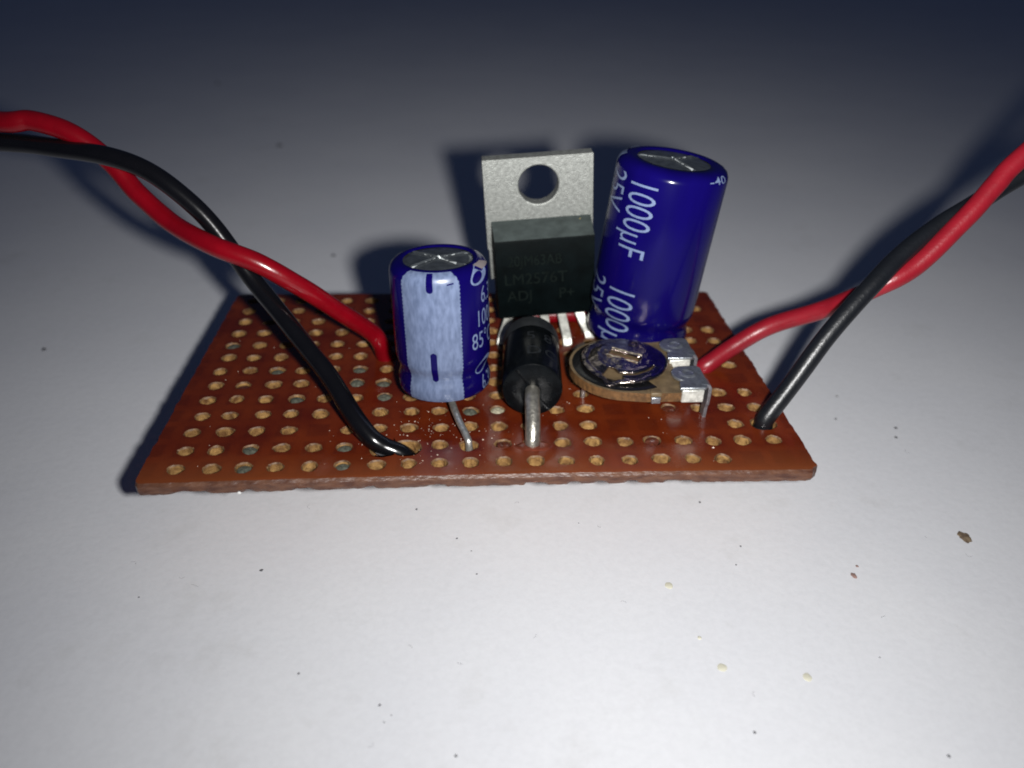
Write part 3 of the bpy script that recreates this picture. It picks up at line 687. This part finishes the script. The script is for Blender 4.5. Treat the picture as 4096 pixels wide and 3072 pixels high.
# ------------------------------------------------------------------ insulated wires
def depth_pt(px, py, d):     # a point d millimetres in front of the lens, along the sight line measured in the photo (2212 px wide copy)
    x, y = px * 1024 / 2212, py * 1024 / 2212
    return CAM + (fw + CR * ((x - 512) / FOC) - CU * ((y - 384) / FOC)) * d
def wire(name, pts, rad, m, label):
    P_ = catmull(pts, 14); q = rnd.uniform(0, 90)
    P_ = [p + V((noise.noise(V((i * .06, q, 0))), noise.noise(V((i * .06, q, 7))), noise.noise(V((i * .06, q, 14))))) * (.09 * min(1, i / 25) * max(0, min(1, (len(P_) - 60 - i) / 25))) for i, p in enumerate(P_)]
    b = MB(); b.tube(P_, [rad * (1 + .045 * noise.noise(V((i * .11, q, 3)))) for i in range(len(P_))], 24); o = b.build(name, m, angle=80); return tag(o, label, 'wire', 'twisted supply wires')
d = depth_pt
def zp(px, py, z):
    q = depth_pt(px, py, 1) - CAM; return CAM + q * ((z - CAM.z) / q.z)
wire('insulated_wire', [d(-420, 250, 74), d(-200, 232, 71.5), d(0, 262, 69.5), d(70, 262, 69.5), d(160, 290, 70), d(240, 352, 71), d(300, 420, 71.5), d(370, 480, 71), d(460, 530, 69.3), d(560, 568, 69.5), d(650, 620, 71.5), d(740, 678, 75), zp(800, 716, 3.3), zp(820, 738, 2.1), V((-9.25, 2.1, .5)), V((-9.1, 2.3, -.5)), V((-8.95, 2.5, -1.6)), V((-8.85, 2.55, -4.5))], .84, M_red, 'glossy red wire looping from the left edge to behind the short capacitor')
wire('insulated_wire', [d(-420, 340, 73), d(-200, 300, 71.5), d(0, 306, 71), d(110, 318, 70.5), d(230, 338, 69.3), d(330, 375, 69.2), d(420, 446, 70), d(490, 528, 71.2), d(560, 620, 72), zp(640, 722, 6.2), zp(710, 812, 4.0), zp(765, 899, 2.0), zp(800, 944, .85), zp(828, 964, .12), V((-6.95, -13.0, -.55)), V((-6.3, -12.95, -1.4)), V((-5.9, -12.9, -2.6))], .79, M_blk, 'glossy black wire arching from the left edge down to the front holes')
wire('insulated_wire', [d(2700, 30, 66), d(2450, 140, 67.5), d(2212, 335, 69), d(2150, 400, 69.5), d(2080, 478, 70), d(1980, 572, 71), d(1890, 622, 72), zp(1780, 668, 7.0), zp(1660, 706, 4.1), zp(1585, 748, 2.1), zp(1530, 786, .6), V((20.9, -.6, -.4)), V((20.4, -1.0, -1.6)), V((20.2, -1.2, -4.6))], .84, M_redm, 'satin red wire rising from behind the trimmer to the right edge')
wire('insulated_wire', [d(2700, 120, 68), d(2450, 250, 69.5), d(2212, 376, 71), d(2120, 432, 71.2), d(2030, 486, 71.2), d(1950, 548, 70.8), d(1880, 620, 70.2), d(1790, 722, 70.5), d(1710, 830, 71.3), V((24.3, -10.35, .8)), V((24.1, -10.4, -.2)), V((24.0, -10.4, -1.5)), V((23.8, -10.3, -4.6))], .81, M_blkm, 'satin black wire standing in the hole nearest the right board edge')

# ------------------------------------------------------------------ drops, crumbs and specks on the table
def table_pt(px, py):
    q = depth_pt(px, py, 1) - CAM; t = (TABLE_Z - CAM.z) / q.z; return CAM + q * t
M_resin = mat('cream_resin', (.74, .72, .58), .16, noise_amt=.08, noise_scale=2, spec=.5)
M_brown = mat('brown_crumb', (.085, .055, .042), .8, noise_scale=1.5, col2=(.32, .24, .15))
M_rust = mat('rusty_chip', (.30, .19, .165), .6, noise_amt=.3, noise_scale=2)
M_dark = mat('dark_speck', (.09, .09, .10), .7)
def blob(px, py, rx, ry, h, seed, n=22, rough=.18):
    c = table_pt(px, py); b = MB(); R_ = []
    for k_, z in ((1, .002), (.95, h * .4), (.7, h * .85), (.35, h)):
        R_.append([V((k_ * rx * math.cos(t) * (1 + rough * noise.noise(V((math.cos(t) * 1.5, math.sin(t) * 1.5, seed)))), k_ * ry * math.sin(t) * (1 + rough * noise.noise(V((math.cos(t) * 1.5, math.sin(t) * 1.5, seed + 5)))), z)) for t in [2 * PI * j / n for j in range(n)]])
    b.rings(R_, True, False, True); return b, c
for px, py, rx, ry, lab in ((1445, 1265, .31, .36, 'round cream resin drop nearest the board edge on the table'), (1560, 1442, .36, .36, 'cream resin drop with a yellow rim, left one of the lower pair'), (1744, 1463, .31, .36, 'cream resin drop at the lower right, right one of the pair'), (1511, 1378, .15, .18, 'tiny clear resin drop above the lower pair of drops')):
    b, c = blob(px, py, rx, ry, .07, px * .01); o = b.build('resin_drop', M_resin); o.location = c; tag(o, lab, 'resin drop', 'resin drops on the table')
b, c = blob(2084, 1160, .55, .68, .06, 3.1, 60, .55)
o = b.build('brown_crumb', M_brown); o.location = c; tag(o, 'dark brown fuzzy crumb on the table at the right', 'crumb')
b, c = blob(1844, 1243, .24, .34, .12, 6.3, 14, .6); o = b.build('rusty_chip', M_rust); o.location = c; tag(o, 'reddish flake lying on the table between resin drop and brown crumb', 'flake')
b, c = blob(1851, 1223, .13, .13, .06, 8.3, 12, .6); o = b.build('rusty_chip', M_rust); o.location = c; tag(o, 'smallest rusty flake just above the larger reddish flake', 'flake')
b = MB()
for px, py, s in ((565, 1232, .17), (900, 1100, .12), (820, 1523, .10), (985, 1633, .11), (645, 1455, .10), (1512, 1085, .12), (987, 1163, .10), (603, 315, .75), (720, 552, .35), (2050, 1633, .13), (1630, 1582, .12), (1935, 925, .22), (95, 755, .3), (1935, 945, .2), (830, 1560, .06), (845, 1545, .06), (300, 1290, .09), (1030, 1240, .08), (1600, 1180, .1), (1805, 905, .16), (1018, 1190, .07), (1590, 1220, .08), (340, 950, .1), (470, 180, .6), (1900, 1420, .07), (1250, 1130, .07)):
    c = table_pt(px, py); n_ = 9; sd_ = px
    ring = [V((c.x + s * math.cos(2 * PI * k / n_) * rnd.uniform(.6, 1.2), c.y + s * math.sin(2 * PI * k / n_) * rnd.uniform(.7, 1.3), TABLE_Z + .003)) for k in range(n_)]
    top = [V((p.x * .4 + c.x * .6, p.y * .4 + c.y * .6, TABLE_Z + s * .5)) for p in ring]
    b.rings([ring, top], True, False, True)
for i in range(20):
    c = table_pt(rnd.uniform(60, 2180), rnd.uniform(1090, 1640) if i % 3 else rnd.uniform(700, 1100))
    a = rnd.uniform(0, 6); ln = rnd.uniform(.12, .42); bend = rnd.uniform(-.9, .9)
    b.tube([V((c.x + ln * t * math.cos(a + bend * t), c.y + ln * t * math.sin(a + bend * t), TABLE_Z + .01)) for t in (-1, -.5, 0, .5, 1)], rnd.uniform(.006, .012), 4)
o = b.build('dust_speck', M_dark, smooth=False); tag(o, 'scattered dark specks of dust on the white table', None, None, 'stuff')
